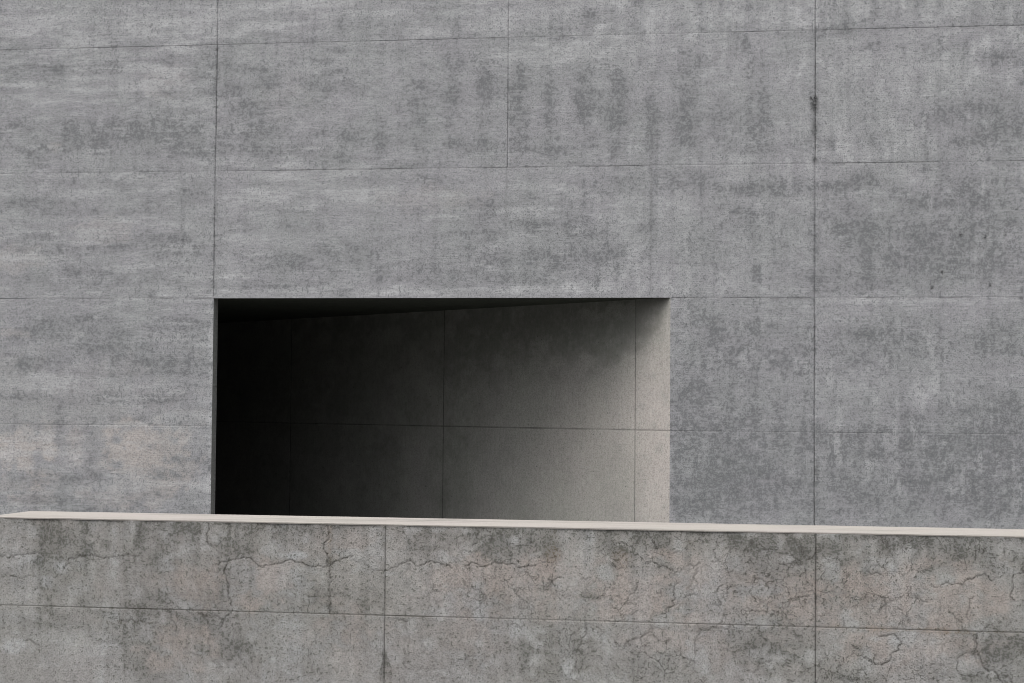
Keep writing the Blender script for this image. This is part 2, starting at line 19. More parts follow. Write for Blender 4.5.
WALL_CRACKS = [(0.8, [(2.3852, 0.8295), (2.4245, 0.8198), (2.4522, 0.8309), (2.4856, 0.8337), (2.53, 0.8409), (2.5632, 0.8489)]), (0.9, [(2.6778, 0.7678), (2.7023, 0.8205), (2.7516, 0.8393), (2.8064, 0.8509), (2.8287, 0.8389), (2.8946, 0.8351), (2.9602, 0.8417), (3.0257, 0.843)]), (0.8, [(2.943, 0.5766), (2.9652, 0.5564), (3.0088, 0.5576), (3.0634, 0.5518), (3.0797, 0.5492)]), (0.7, [(3.1601, 0.6133), (3.1771, 0.5673), (3.2045, 0.5423), (3.1996, 0.5163)]), (0.8, [(3.3008, 0.5963), (3.3333, 0.5869), (3.3444, 0.5615)]), (0.8, [(2.5097, 0.4606), (2.5487, 0.4565), (2.5767, 0.4416)]), (0.5, [(3.2712, 0.4257), (3.3251, 0.4222)]), (0.5, [(3.159, 0.6804), (3.2031, 0.6299), (3.225, 0.615)]), (0.5, [(2.3871, 0.735), (2.454, 0.7417), (2.5542, 0.7409)]), (0.5, [(2.5951, 0.9229), (2.5793, 0.8755), (2.5857, 0.8337)]), (0.4, [(2.7877, 0.9736), (2.7829, 0.9318)]), (0.5, [(3.0343, 0.9782), (3.0299, 0.9158)]), (0.5, [(3.0995, 0.9898), (3.0893, 0.9481)]), (0.4, [(2.9611, 0.7897), (3.0488, 0.7709)]), (0.4, [(2.5028, 0.5283), (2.5146, 0.4973)]), (0.4, [(3.339, 0.9116), (3.3178, 0.8905)]), (0.4, [(3.0989, 0.3794), (3.0999, 0.3175)]), (0.5, [(2.5637, 0.8228), (2.5431, 0.7386)]), (0.9, [(3.3355, 0.9992), (3.331, 0.9424), (3.3369, 0.9064), (3.3587, 0.8913)]), (1.0, [(3.3706, 0.8143), (3.4348, 0.8311), (3.4776, 0.8392), (3.5418, 0.8386), (3.6274, 0.8168), (3.6698, 0.826), (3.7335, 0.8294), (3.776, 0.8201), (3.8606, 0.8118), (3.8868, 0.8205), (3.9024, 0.8361), (3.9443, 0.8523), (3.9861, 0.8634)]), (0.7, [(3.9863, 0.8481), (4.0495, 0.8241), (4.1124, 0.8052), (4.154, 0.8162), (4.2058, 0.8377), (4.237, 0.8333)]), (0.95, [(3.4296, 0.8207), (3.4254, 0.7486), (3.4318, 0.6768), (3.4384, 0.5948), (3.4121, 0.5633), (3.4018, 0.5374)]), (0.8, [(3.3095, 0.5966), (3.3526, 0.5874), (3.3957, 0.5834), (3.4173, 0.5737)]), (1.0, [(3.8792, 1.004), (3.8798, 0.953), (3.8592, 0.9168), (3.8756, 0.8712), (3.8709, 0.8303), (3.8871, 0.8001), (3.8828, 0.7185), (3.8894, 0.6169)]), (0.6, [(3.8408, 0.7073), (3.8305, 0.6867), (3.8098, 0.6556)]), (0.7, [(3.3418, 0.5923), (3.3481, 0.5359)]), (0.7, [(4.2092, 0.9999), (4.2148, 0.9595)]), (0.9, [(4.1772, 0.6042), (4.2293, 0.5904)]), (0.6, [(4.215, 0.4739), (4.2263, 0.3936)]), (0.5, [(4.0506, 0.7327), (4.0822, 0.7132)]), (0.5, [(3.6362, 0.9483), (3.6348, 0.897)]), (0.7, [(3.5555, 0.9981), (3.5561, 0.957)]), (0.6, [(3.4302, 0.9958), (3.4308, 0.9546)]), (0.4, [(3.7776, 0.6956), (3.82, 0.6864)]), (0.35, [(3.578, 0.5473), (3.5855, 0.3942)]), (0.35, [(3.8216, 0.5642), (3.8243, 0.3608)]), (0.5, [(3.3592, 0.5105), (3.3551, 0.4282), (3.3772, 0.3879)]), (0.4, [(3.4713, 0.5444), (3.4635, 0.3495)]), (0.5, [(4.0954, 0.4704), (4.1276, 0.3905)]), (0.5, [(3.9081, 0.3838), (3.9241, 0.364)]), (1.0, [(4.1934, 0.8323), (4.2556, 0.8387), (4.328, 0.8484), (4.3488, 0.8408), (4.3902, 0.8316), (4.4213, 0.8192)]), (1.0, [(4.4726, 0.8284), (4.4931, 0.8389), (4.5548, 0.8302), (4.5752, 0.8377), (4.6364, 0.8491), (4.6875, 0.8431), (4.7486, 0.8375), (4.7791, 0.8421)]), (0.8, [(4.5042, 0.7536), (4.5455, 0.7244), (4.5662, 0.6998)]), (0.6, [(4.5662, 0.7048), (4.5359, 0.6589), (4.5155, 0.6433)]), (0.8, [(4.993, 0.606), (4.9982, 0.5763), (4.9735, 0.5259), (4.9637, 0.4859)]), (0.7, [(4.8505, 0.7818), (4.8102, 0.7508)]), (0.8, [(4.5224, 0.9956), (4.528, 0.9454), (4.5027, 0.9146)]), (0.8, [(4.7526, 0.9698), (4.758, 0.9298)]), (0.6, [(4.6082, 0.5756), (4.5878, 0.57)]), (0.5, [(4.4765, 0.4314), (4.5378, 0.4533)]), (0.5, [(4.7117, 0.3886), (4.7723, 0.4304)]), (0.6, [(4.9539, 0.4459), (4.9643, 0.3965)]), (0.6, [(4.8204, 0.7411), (4.8505, 0.7768), (4.8909, 0.7927)]), (0.5, [(5.0118, 0.7955), (4.9716, 0.7896)]), (0.5, [(4.3497, 0.7499), (4.3397, 0.7194), (4.3707, 0.7202)]), (0.5, [(4.7779, 0.9904), (4.7526, 0.9698)]), (0.5, [(4.5263, 0.5834), (4.5168, 0.5028), (4.5377, 0.4633)]), (0.5, [(4.7513, 0.5096), (4.7719, 0.4703)]), (0.4, [(4.217, 0.5749), (4.2291, 0.4138)]), (0.9, [(5.2395, 0.8602), (5.2843, 0.8612), (5.3241, 0.8472), (5.3589, 0.8282)]), (0.7, [(5.4182, 0.8592), (5.4675, 0.8652)]), (0.6, [(5.4577, 0.8452), (5.4532, 0.7662)]), (0.8, [(5.2101, 0.7802), (5.1954, 0.7402), (5.1706, 0.7198), (5.1557, 0.6946)]), (0.7, [(5.29, 0.7326), (5.3048, 0.7429), (5.3119, 0.7233)]), (0.8, [(5.379, 0.7792), (5.3544, 0.7441), (5.3496, 0.7045), (5.3596, 0.6899), (5.33, 0.6743), (5.3152, 0.6492)]), (0.7, [(5.3991, 0.7205), (5.4583, 0.7289)]), (0.8, [(5.5614, 0.7786), (5.537, 0.7485), (5.5469, 0.7094), (5.5568, 0.6998), (5.5175, 0.6939)]), (0.6, [(5.5664, 0.7591), (5.6252, 0.7654)]), (0.8, [(5.6887, 0.7964), (5.7326, 0.7944), (5.7473, 0.7634)]), (0.7, [(5.7326, 0.7974), (5.7619, 0.7932)]), (0.8, [(5.6597, 0.6926), (5.6842, 0.6736), (5.7427, 0.6703), (5.7475, 0.7096)]), (0.6, [(5.684, 0.7325), (5.7036, 0.7232)]), (0.8, [(5.9173, 0.7431), (5.8689, 0.7322), (5.8398, 0.7217), (5.8253, 0.692)]), (0.7, [(5.536, 0.9653), (5.5413, 0.8766), (5.5168, 0.8712)]), (0.8, [(5.261, 0.5885), (5.2313, 0.558), (5.1816, 0.5368), (5.1569, 0.5114)]), (0.7, [(5.2609, 0.6033), (5.281, 0.5545), (5.3505, 0.5466)]), (0.7, [(5.4786, 0.5896), (5.4492, 0.5494), (5.4495, 0.4904)]), (0.6, [(5.5668, 0.6608), (5.5473, 0.6111)]), (0.7, [(5.6851, 0.4191), (5.7142, 0.4591), (5.7628, 0.4704)]), (0.7, [(5.6991, 0.6055), (5.709, 0.5666), (5.7431, 0.548)]), (0.5, [(5.3409, 0.4872), (5.3312, 0.4474)]), (0.6, [(5.4299, 0.4701), (5.4497, 0.4511)]), (0.8, [(5.7908, 0.8722), (5.82, 0.8631), (5.8783, 0.8692)]), (0.6, [(5.3787, 0.8435), (5.359, 0.8134)]), (0.5, [(5.0997, 0.8572), (5.1498, 0.8384)]), (0.6, [(5.0906, 0.7079), (5.1208, 0.6937)]), (0.5, [(5.2108, 0.6614), (5.181, 0.6408)]), (0.7, [(5.4884, 0.5898), (5.5376, 0.5961), (5.5915, 0.6123)]), (0.5, [(5.1521, 0.4816), (5.1624, 0.4225)]), (0.5, [(5.5674, 0.5135), (5.6066, 0.495), (5.6359, 0.5106)]), (0.9, [(6.1415, 0.8458), (6.1846, 0.8419), (6.2037, 0.8327)]), (0.6, [(6.1224, 0.753), (6.156, 0.7393), (6.2086, 0.7406), (6.242, 0.7608)]), (0.8, [(6.2181, 0.736), (6.2134, 0.7068), (6.199, 0.687)]), (0.7, [(6.2706, 0.6985), (6.3039, 0.6607)]), (0.5, [(6.3182, 0.7627), (6.3467, 0.7392), (6.3846, 0.7256)]), (0.9, [(6.4036, 0.8005), (6.4793, 0.8023), (6.5265, 0.7996), (6.5642, 0.8216), (6.6112, 0.8468), (6.644, 0.8187)]), (0.7, [(6.5735, 0.7545), (6.5546, 0.7155), (6.5452, 0.6671)]), (0.8, [(6.4698, 0.6892), (6.4981, 0.6611), (6.5357, 0.6188)]), (0.9, [(6.7695, 0.86), (6.7236, 0.8205), (6.7189, 0.7772), (6.7328, 0.7392)]), (1.0, [(6.1943, 0.5803), (6.2134, 0.5857), (6.2611, 0.587), (6.2849, 0.5635), (6.2754, 0.5294), (6.2421, 0.4946), (6.2135, 0.4695), (6.1658, 0.4777), (6.1323, 0.4913)]), (1.0, [(6.578, 0.6007), (6.5779, 0.5431), (6.5967, 0.5052), (6.6154, 0.4674), (6.6388, 0.4586), (6.6668, 0.4355), (6.6854, 0.4093)]), (0.8, [(6.5073, 0.5025), (6.5262, 0.5223), (6.5779, 0.5287)]), (0.8, [(6.5026, 0.4928), (6.512, 0.445), (6.5449, 0.4317), (6.6106, 0.4481)]), (0.8, [(6.0891, 0.5433), (6.1227, 0.5249)]), (0.7, [(6.0317, 0.4057), (6.118, 0.4036)]), (0.6, [(6.5266, 0.8883), (6.5454, 0.8694)]), (0.8, [(6.6855, 0.4361), (6.7228, 0.4105)]), (0.6, [(6.3988, 0.4704), (6.4507, 0.4768)]), (0.6, [(5.954, 0.7587), (6.0022, 0.7891)]), (0.5, [(6.2323, 0.9984), (6.2342, 0.9305)]), (0.6, [(6.5785, 0.9762), (6.5784, 0.9183)]), (0.5, [(6.503, 0.9843), (6.5077, 0.9265)]), (0.4, [(6.0455, 0.7998), (6.0487, 0.615)]), (0.4, [(6.2401, 0.7462), (6.2401, 0.63)]), (0.5, [(6.3656, 0.5176), (6.3751, 0.4793), (6.3561, 0.4498)]), (0.5, [(6.4413, 0.4428), (6.4884, 0.4251)]), (0.5, [(2.98, 0.9936), (2.981, 0.9326)]), (0.5, [(3.0349, 0.9946), (3.0317, 0.9119)]), (0.4, [(3.5508, 0.9911), (3.5515, 0.9394)]), (0.4, [(3.6313, 0.9883), (3.6322, 0.9238)]), (0.45, [(3.4161, 0.9886), (3.4212, 0.9498)]), (0.3, [(4.4649, 0.991), (4.4656, 0.9192)]), (0.3, [(2.4666, 0.9711), (2.4733, 0.6372)]), (0.25, [(2.7808, 0.8195), (2.7872, 0.4708)]), (0.3, [(2.8471, 0.9737), (2.8491, 0.8646)]), (0.3, [(4.6679, 0.8602), (4.6793, 0.5247)]), (0.25, [(4.988, 0.6168), (4.9983, 0.355)]), (0.25, [(5.0495, 0.8684), (5.0613, 0.357)]), (0.25, [(6.4382, 0.7364), (6.442, 0.4015)])]
FACADE_LINES = [(0.35, [(4.4375, 3.8953), (4.4459, 3.2645), (4.4545, 2.616)]), (0.3, [(4.5043, 4.2497), (4.5061, 3.9141)]), (0.25, [(3.0115, 3.8938), (3.0073, 3.5743)]), (0.35, [(3.0097, 3.8738), (3.0068, 3.6242), (3.0007, 3.1755)]), (0.3, [(-1.3727, 2.2225), (-1.3383, 2.1196), (-1.2833, 2.0682), (-1.3142, 1.9858)]), (0.25, [(-1.4222, 1.9648), (-1.4735, 1.81), (-1.5244, 1.6347)]), (0.3, [(-2.3595, 5.0639), (-1.3698, 5.0108)]), (0.3, [(-1.9156, 4.9389), (-0.8263, 4.9367)]), (0.35, [(-1.5871, 4.9633), (-0.9345, 4.9494)]), (0.25, [(-1.2579, 4.8418), (-0.6087, 4.8078)]), (0.25, [(0.2553, 4.1133), (1.2005, 4.0388)]), (0.25, [(5.7075, 1.4239), (5.3432, 1.4205)]), (0.2, [(5.7266, 1.4144), (5.7268, 1.3469)])]
CAM = [1788.457694, 5.857452, -17.484259, 1.496115, 0.157549, 0.037854, 0.008527, 3.019253, 4.645612, 0.691837, 0.477089]
WALL_JOINTS = [4.13, 5.941]

# ------------------------------------------------------------------ camera
F_PX, CX, CY, CZ, YAW, PITCH, ROLL, PW, JAMB_X, SPLAY, T0 = CAM
ROW = 1.3                       # height of one formwork lift
TOP = 2.6                       # head of the opening
cam_data = bpy.data.cameras.new("camera")
cam_data.sensor_width = 36.0
cam_data.lens = F_PX * 36.0 / 1024.0
cam_data.clip_start = 0.1
cam_data.clip_end = 3000.0
cam = bpy.data.objects.new("camera", cam_data)
C.objects.link(cam)
fwd = Vector((-math.sin(YAW) * math.cos(PITCH), math.cos(YAW) * math.cos(PITCH), math.sin(PITCH)))
right = Vector((math.cos(YAW), math.sin(YAW), 0))
up = right.cross(fwd)
r2 = right * math.cos(ROLL) + up * math.sin(ROLL)
u2 = up * math.cos(ROLL) - right * math.sin(ROLL)
m = Matrix.Identity(4)
for i in range(3):
    m[i][0], m[i][1], m[i][2] = r2[i], u2[i], -fwd[i]
m.translation = Vector((CX, CY, CZ))
cam.matrix_world = m
scene.camera = cam

# ------------------------------------------------------------------ light: bright overcast day
SUN_EL, SUN_AZ = 64.0, 228.0    # azimuth clockwise from +Y (behind and to the left of the camera)
world = bpy.data.worlds.new("World")
scene.world = world
world.use_nodes = True
wn = world.node_tree
wn.nodes.clear()
sky = wn.nodes.new("ShaderNodeTexSky")
sky.sky_type = 'NISHITA'
sky.sun_disc = False
sky.sun_elevation = math.radians(SUN_EL)
sky.sun_rotation = math.radians(SUN_AZ)
sky.air_density = 1.0
sky.dust_density = 6.0
sky.ozone_density = 1.0
wh = wn.nodes.new("ShaderNodeHueSaturation")      # a cloud layer takes most of the blue out of the sky
wh.inputs['Saturation'].default_value = 0.12
bg = wn.nodes.new("ShaderNodeBackground")
bg.inputs['Strength'].default_value = 0.15
wo = wn.nodes.new("ShaderNodeOutputWorld")
wn.links.new(sky.outputs[0], wh.inputs['Color'])
# overcast luminance: the sky is about three times as bright overhead as at the horizon
wtc = wn.nodes.new("ShaderNodeTexCoord"); wsp = wn.nodes.new("ShaderNodeSeparateXYZ"); wmr = wn.nodes.new("ShaderNodeMapRange")
wmx = wn.nodes.new("ShaderNodeVectorMath"); wmx.operation = 'SCALE'
wmr.inputs['To Min'].default_value = 0.36; wmr.inputs['To Max'].default_value = 1.45
wn.links.new(wtc.outputs['Generated'], wsp.inputs[0]); wn.links.new(wsp.outputs[2], wmr.inputs['Value'])
wn.links.new(wh.outputs[0], wmx.inputs[0]); wn.links.new(wmr.outputs['Result'], wmx.inputs['Scale'])
wn.links.new(wmx.outputs[0], bg.inputs['Color'])
wn.links.new(bg.outputs[0], wo.inputs['Surface'])

sd = bpy.data.lights.new("sun", 'SUN')
sd.energy = 0.8
sd.angle = math.radians(50)
sd.color = (1.0, 0.96, 0.91)
sun = bpy.data.objects.new("sun", sd)
az, el = math.radians(SUN_AZ), math.radians(SUN_EL)
sdir = Vector((math.sin(az) * math.cos(el), math.cos(az) * math.cos(el), math.sin(el)))
sun.rotation_euler = sdir.to_track_quat('Z', 'Y').to_euler()
sun.location = (0, -20, 40)
C.objects.link(sun)

scene.view_settings.view_transform = 'Standard'
scene.view_settings.look = 'None'
scene.view_settings.exposure = 0.44
scene.view_settings.gamma = 1.0
scene.view_settings.use_curve_mapping = False
scene.cycles.max_bounces = 3
scene.cycles.glossy_bounces = 1
scene.cycles.diffuse_bounces = 2
scene.cycles.filter_width = 1.0
scene.cycles.use_denoising = True

# ------------------------------------------------------------------ helpers
def tag(o, label=None, cat=None, group=None, kind=None):
    if label: o['label'] = label
    if cat: o['category'] = cat
    if group: o['group'] = group
    if kind: o['kind'] = kind
    return o

def empty(name, loc=(0, 0, 0), rz=0.0):
    o = bpy.data.objects.new(name, None)
    o.empty_display_size = 0.3
    C.objects.link(o)
    o.location = loc
    o.rotation_euler = (0, 0, rz)
    return o

def add_mesh(name, verts, faces, mat, parent=None, matrix=None, smooth=False):
    me = bpy.data.meshes.new(name)
    me.from_pydata([tuple(v) for v in verts], [], [tuple(f) for f in faces])
    me.update()
    o = bpy.data.objects.new(name, me)
    C.objects.link(o)
    me.materials.append(mat)
    if parent: o.parent = parent
    if matrix is not None: o.matrix_local = matrix
    if smooth:
        me.polygons.foreach_set('use_smooth', np.ones(len(me.polygons), dtype=bool))
    return o

def lattice_noise(U, V, scale_u, scale_v, seed, octaves=4, rough=0.55):
    """value noise on a tensor grid (U: 1-D, V: 1-D) -> array [len(V), len(U)], about 0..1"""
    rng = np.random.RandomState(seed)
    tot = np.zeros((len(V), len(U))); amp = 1.0; s = 0.0
    for o in range(octaves):
        tab = rng.rand(256, 256)
        fu = U * scale_u * 2 ** o + 37.3 * o + 500.0
        fv = V * scale_v * 2 ** o + 11.7 * o + 500.0
        iu = np.floor(fu).astype(int); iv = np.floor(fv).astype(int)
        du = fu - iu; dv = fv - iv
        du = du * du * (3 - 2 * du); dv = dv * dv * (3 - 2 * dv)
        a = tab[np.ix_(iv % 256, iu % 256)]; b = tab[np.ix_(iv % 256, (iu + 1) % 256)]
        c = tab[np.ix_((iv + 1) % 256, iu % 256)]; d = tab[np.ix_((iv + 1) % 256, (iu + 1) % 256)]
        du = du[None, :]; dv = dv[:, None]
        tot += amp * ((a * (1 - du) + b * du) * (1 - dv) + (c * (1 - du) + d * du) * dv)
        s += amp; amp *= rough
    return np.clip((tot / s - 0.5) * 1.6 + 0.5, 0, 1)

def sstep(a, b, x):
    t = np.clip((x - a) / (b - a), 0, 1)
    return t * t * (3 - 2 * t)

def paint_blobs(arr, U, V, blobs, warp=None, hard=0.35):
    for (u, v, ru, rv, a) in blobs:
        iu = np.where(np.abs(U - u) < ru * 1.8)[0]; iv = np.where(np.abs(V - v) < rv * 1.8)[0]
        if len(iu) == 0 or len(iv) == 0: continue
        sl = np.ix_(iv, iu)
        d = np.sqrt(((U[iu] - u) / ru)[None, :] ** 2 + ((V[iv] - v) / rv)[:, None] ** 2)
        if warp is not None: d = d + (warp[sl] - 0.5) * 1.7
        val = a * (1 - sstep(hard, 1.25, d))
        arr[sl] = 1 - (1 - arr[sl]) * (1 - np.clip(val, 0, 1))

def wander(pts, rng, amp=0.12, levels=4):
    P = [np.array(q) for q in pts]
    for l in range(levels):
        Q = [P[0]]
        for a, b in zip(P[:-1], P[1:]):
            d = b - a; n = np.array([-d[1], d[0]])
            Q += [(a + b) / 2 + n * rng.uniform(-1, 1) * amp * 1.3, b]
        P = Q
    return P

def paint_lines(arr, U, V, lines, width, rng, amp=0.12):
    for a, pts in lines:
        P = wander(pts, rng, amp)
        for q0, q1 in zip(P[:-1], P[1:]):
            r = width * 3
            iu = np.where((U > min(q0[0], q1[0]) - r) & (U < max(q0[0], q1[0]) + r))[0]
            iv = np.where((V > min(q0[1], q1[1]) - r) & (V < max(q0[1], q1[1]) + r))[0]
            if len(iu) == 0 or len(iv) == 0: continue
            sl = np.ix_(iv, iu)
            X = U[iu][None, :]; Y = V[iv][:, None]
            d = q1 - q0; L2 = max(d @ d, 1e-12)
            t = np.clip(((X - q0[0]) * d[0] + (Y - q0[1]) * d[1]) / L2, 0, 1)
            dist = np.sqrt((X - q0[0] - t * d[0]) ** 2 + (Y - q0[1] - t * d[1]) ** 2)
            w = width * rng.uniform(0.6, 1.25)
            arr[sl] = np.maximum(arr[sl], a * rng.choice([.5, .75, .9, 1.0]) * np.exp(-(dist / w) ** 2))

def axis(lo, hi, fine_lo, fine_hi, fine, coarse, joints=(), half=0.005, extra=()):
    parts = [np.arange(fine_lo, fine_hi, fine)]
    if lo < fine_lo: parts.append(np.linspace(lo, fine_lo, max(2, int((fine_lo - lo) / coarse)), endpoint=False))
    if hi > fine_hi: parts.append(np.linspace(fine_hi, hi, max(2, int((hi - fine_hi) / coarse)) + 1))
    a = np.unique(np.concatenate(parts + [np.array([lo, hi])]))
    hard = []
    for j in joints: hard += [j - half * 1.6, j - half * 0.7, j + half * 0.7, j + half * 1.6]
    hard += list(extra)
    for h in hard: a = a[np.abs(a - h) > fine * 0.22]
    return np.unique(np.concatenate([a, np.array(hard, dtype=float)])) if hard else a

def sheet(name, U, V, depth, attrs, mat, parent, matrix, keep=None):
    """tensor-grid sheet in local XZ, +depth going into the wall (+Y); attrs -> colour attributes"""
    nu, nv = len(U), len(V)
    co = np.zeros((nv, nu, 3)); co[..., 0] = U[None, :]; co[..., 2] = V[:, None]; co[..., 1] = depth
    idx = np.arange(nu * nv).reshape(nv, nu)
    q = np.stack([idx[:-1, :-1], idx[:-1, 1:], idx[1:, 1:], idx[1:, :-1]], -1)
    if keep is not None: q = q[keep]
    q = q.reshape(-1, 4)
    used = np.unique(q); remap = np.full(nu * nv, -1); remap[used] = np.arange(len(used))
    q = remap[q]; co = co.reshape(-1, 3)[used]
    me = bpy.data.meshes.new(name)
    me.vertices.add(len(co)); me.vertices.foreach_set('co', co.ravel())
    me.loops.add(len(q) * 4); me.loops.foreach_set('vertex_index', q.ravel())
    me.polygons.add(len(q)); me.polygons.foreach_set('loop_start', np.arange(0, len(q) * 4, 4))
    me.polygons.foreach_set('loop_total', np.full(len(q), 4))
    me.update(calc_edges=True)
    for an, arrs in attrs.items():
        at = me.color_attributes.new(an, 'FLOAT_COLOR', 'POINT')
        d = np.ones((len(used), 4))
        for k, a in enumerate(arrs): d[:, k] = a.reshape(-1)[used]
        at.data.foreach_set('color', d.ravel())
    me.materials.append(mat)
    o = bpy.data.objects.new(name, me); C.objects.link(o)
    o.parent = parent; o.matrix_local = matrix
    return o

# ------------------------------------------------------------------ materials
class NT:
    def __init__(s, name):
        s.m = bpy.data.materials.new(name); s.m.use_nodes = True
        s.t = s.m.node_tree; s.t.nodes.clear()
        s.out = s.t.nodes.new('ShaderNodeOutputMaterial')
        s.b = s.t.nodes.new('ShaderNodeBsdfPrincipled')
        s.t.links.new(s.b.outputs[0], s.out.inputs['Surface'])
        s.tc = s.t.nodes.new('ShaderNodeTexCoord').outputs['Object']
    def n(s, typ, **kw):
        x = s.t.nodes.new(typ)
        for k, v in kw.items(): setattr(x, k, v)
        return x
    def link(s, a, b): s.t.links.new(a, b)
    def mapped(s, scale):
        mp = s.n('ShaderNodeMapping'); mp.inputs['Scale'].default_value = scale
        s.link(s.tc, mp.inputs['Vector']); return mp.outputs[0]
    def noise(s, scale, vec=None, detail=4.0, rough=0.6, dist=0.0):
        x = s.n('ShaderNodeTexNoise'); x.inputs['Scale'].default_value = scale
        x.inputs['Detail'].default_value = detail; x.inputs['Roughness'].default_value = rough
        x.inputs['Distortion'].default_value = dist
        s.link(vec if vec is not None else s.tc, x.inputs['Vector']); return x.outputs['Fac']
    def math(s, op, a, b=None, c=None, clamp=False):
        x = s.n('ShaderNodeMath', operation=op, use_clamp=clamp)
        for i, v in enumerate((a, b, c)):
            if v is None: continue
            if isinstance(v, (int, float)): x.inputs[i].default_value = v
            else: s.link(v, x.inputs[i])
        return x.outputs[0]
    def rng(s, v, a, b, c=0.0, d=1.0):
        x = s.n('ShaderNodeMapRange', interpolation_type='SMOOTHSTEP')
        s.link(v, x.inputs['Value'])
        for k, q in (('From Min', a), ('From Max', b), ('To Min', c), ('To Max', d)): x.inputs[k].default_value = q
        return x.outputs['Result']
    def mix(s, f, a, b, mode='MIX'):
        x = s.n('ShaderNodeMix', data_type='RGBA', blend_type=mode)
        for sock, v in ((x.inputs[0], f), (x.inputs[6], a), (x.inputs[7], b)):
            if isinstance(v, (int, float)): sock.default_value = v
            elif isinstance(v, tuple): sock.default_value = (*v, 1)
            else: s.link(v, sock)
        return x.outputs[2]
    def attr(s, name):
        a = s.n('ShaderNodeVertexColor', layer_name=name)
        sp = s.n('ShaderNodeSeparateColor'); s.link(a.outputs['Color'], sp.inputs[0])
        return sp.outputs[0], sp.outputs[1], sp.outputs[2]
    def grey(s, v):
        c = s.n('ShaderNodeCombineColor')
        for i in range(3): s.link(v, c.inputs[i])
        return c.outputs[0]

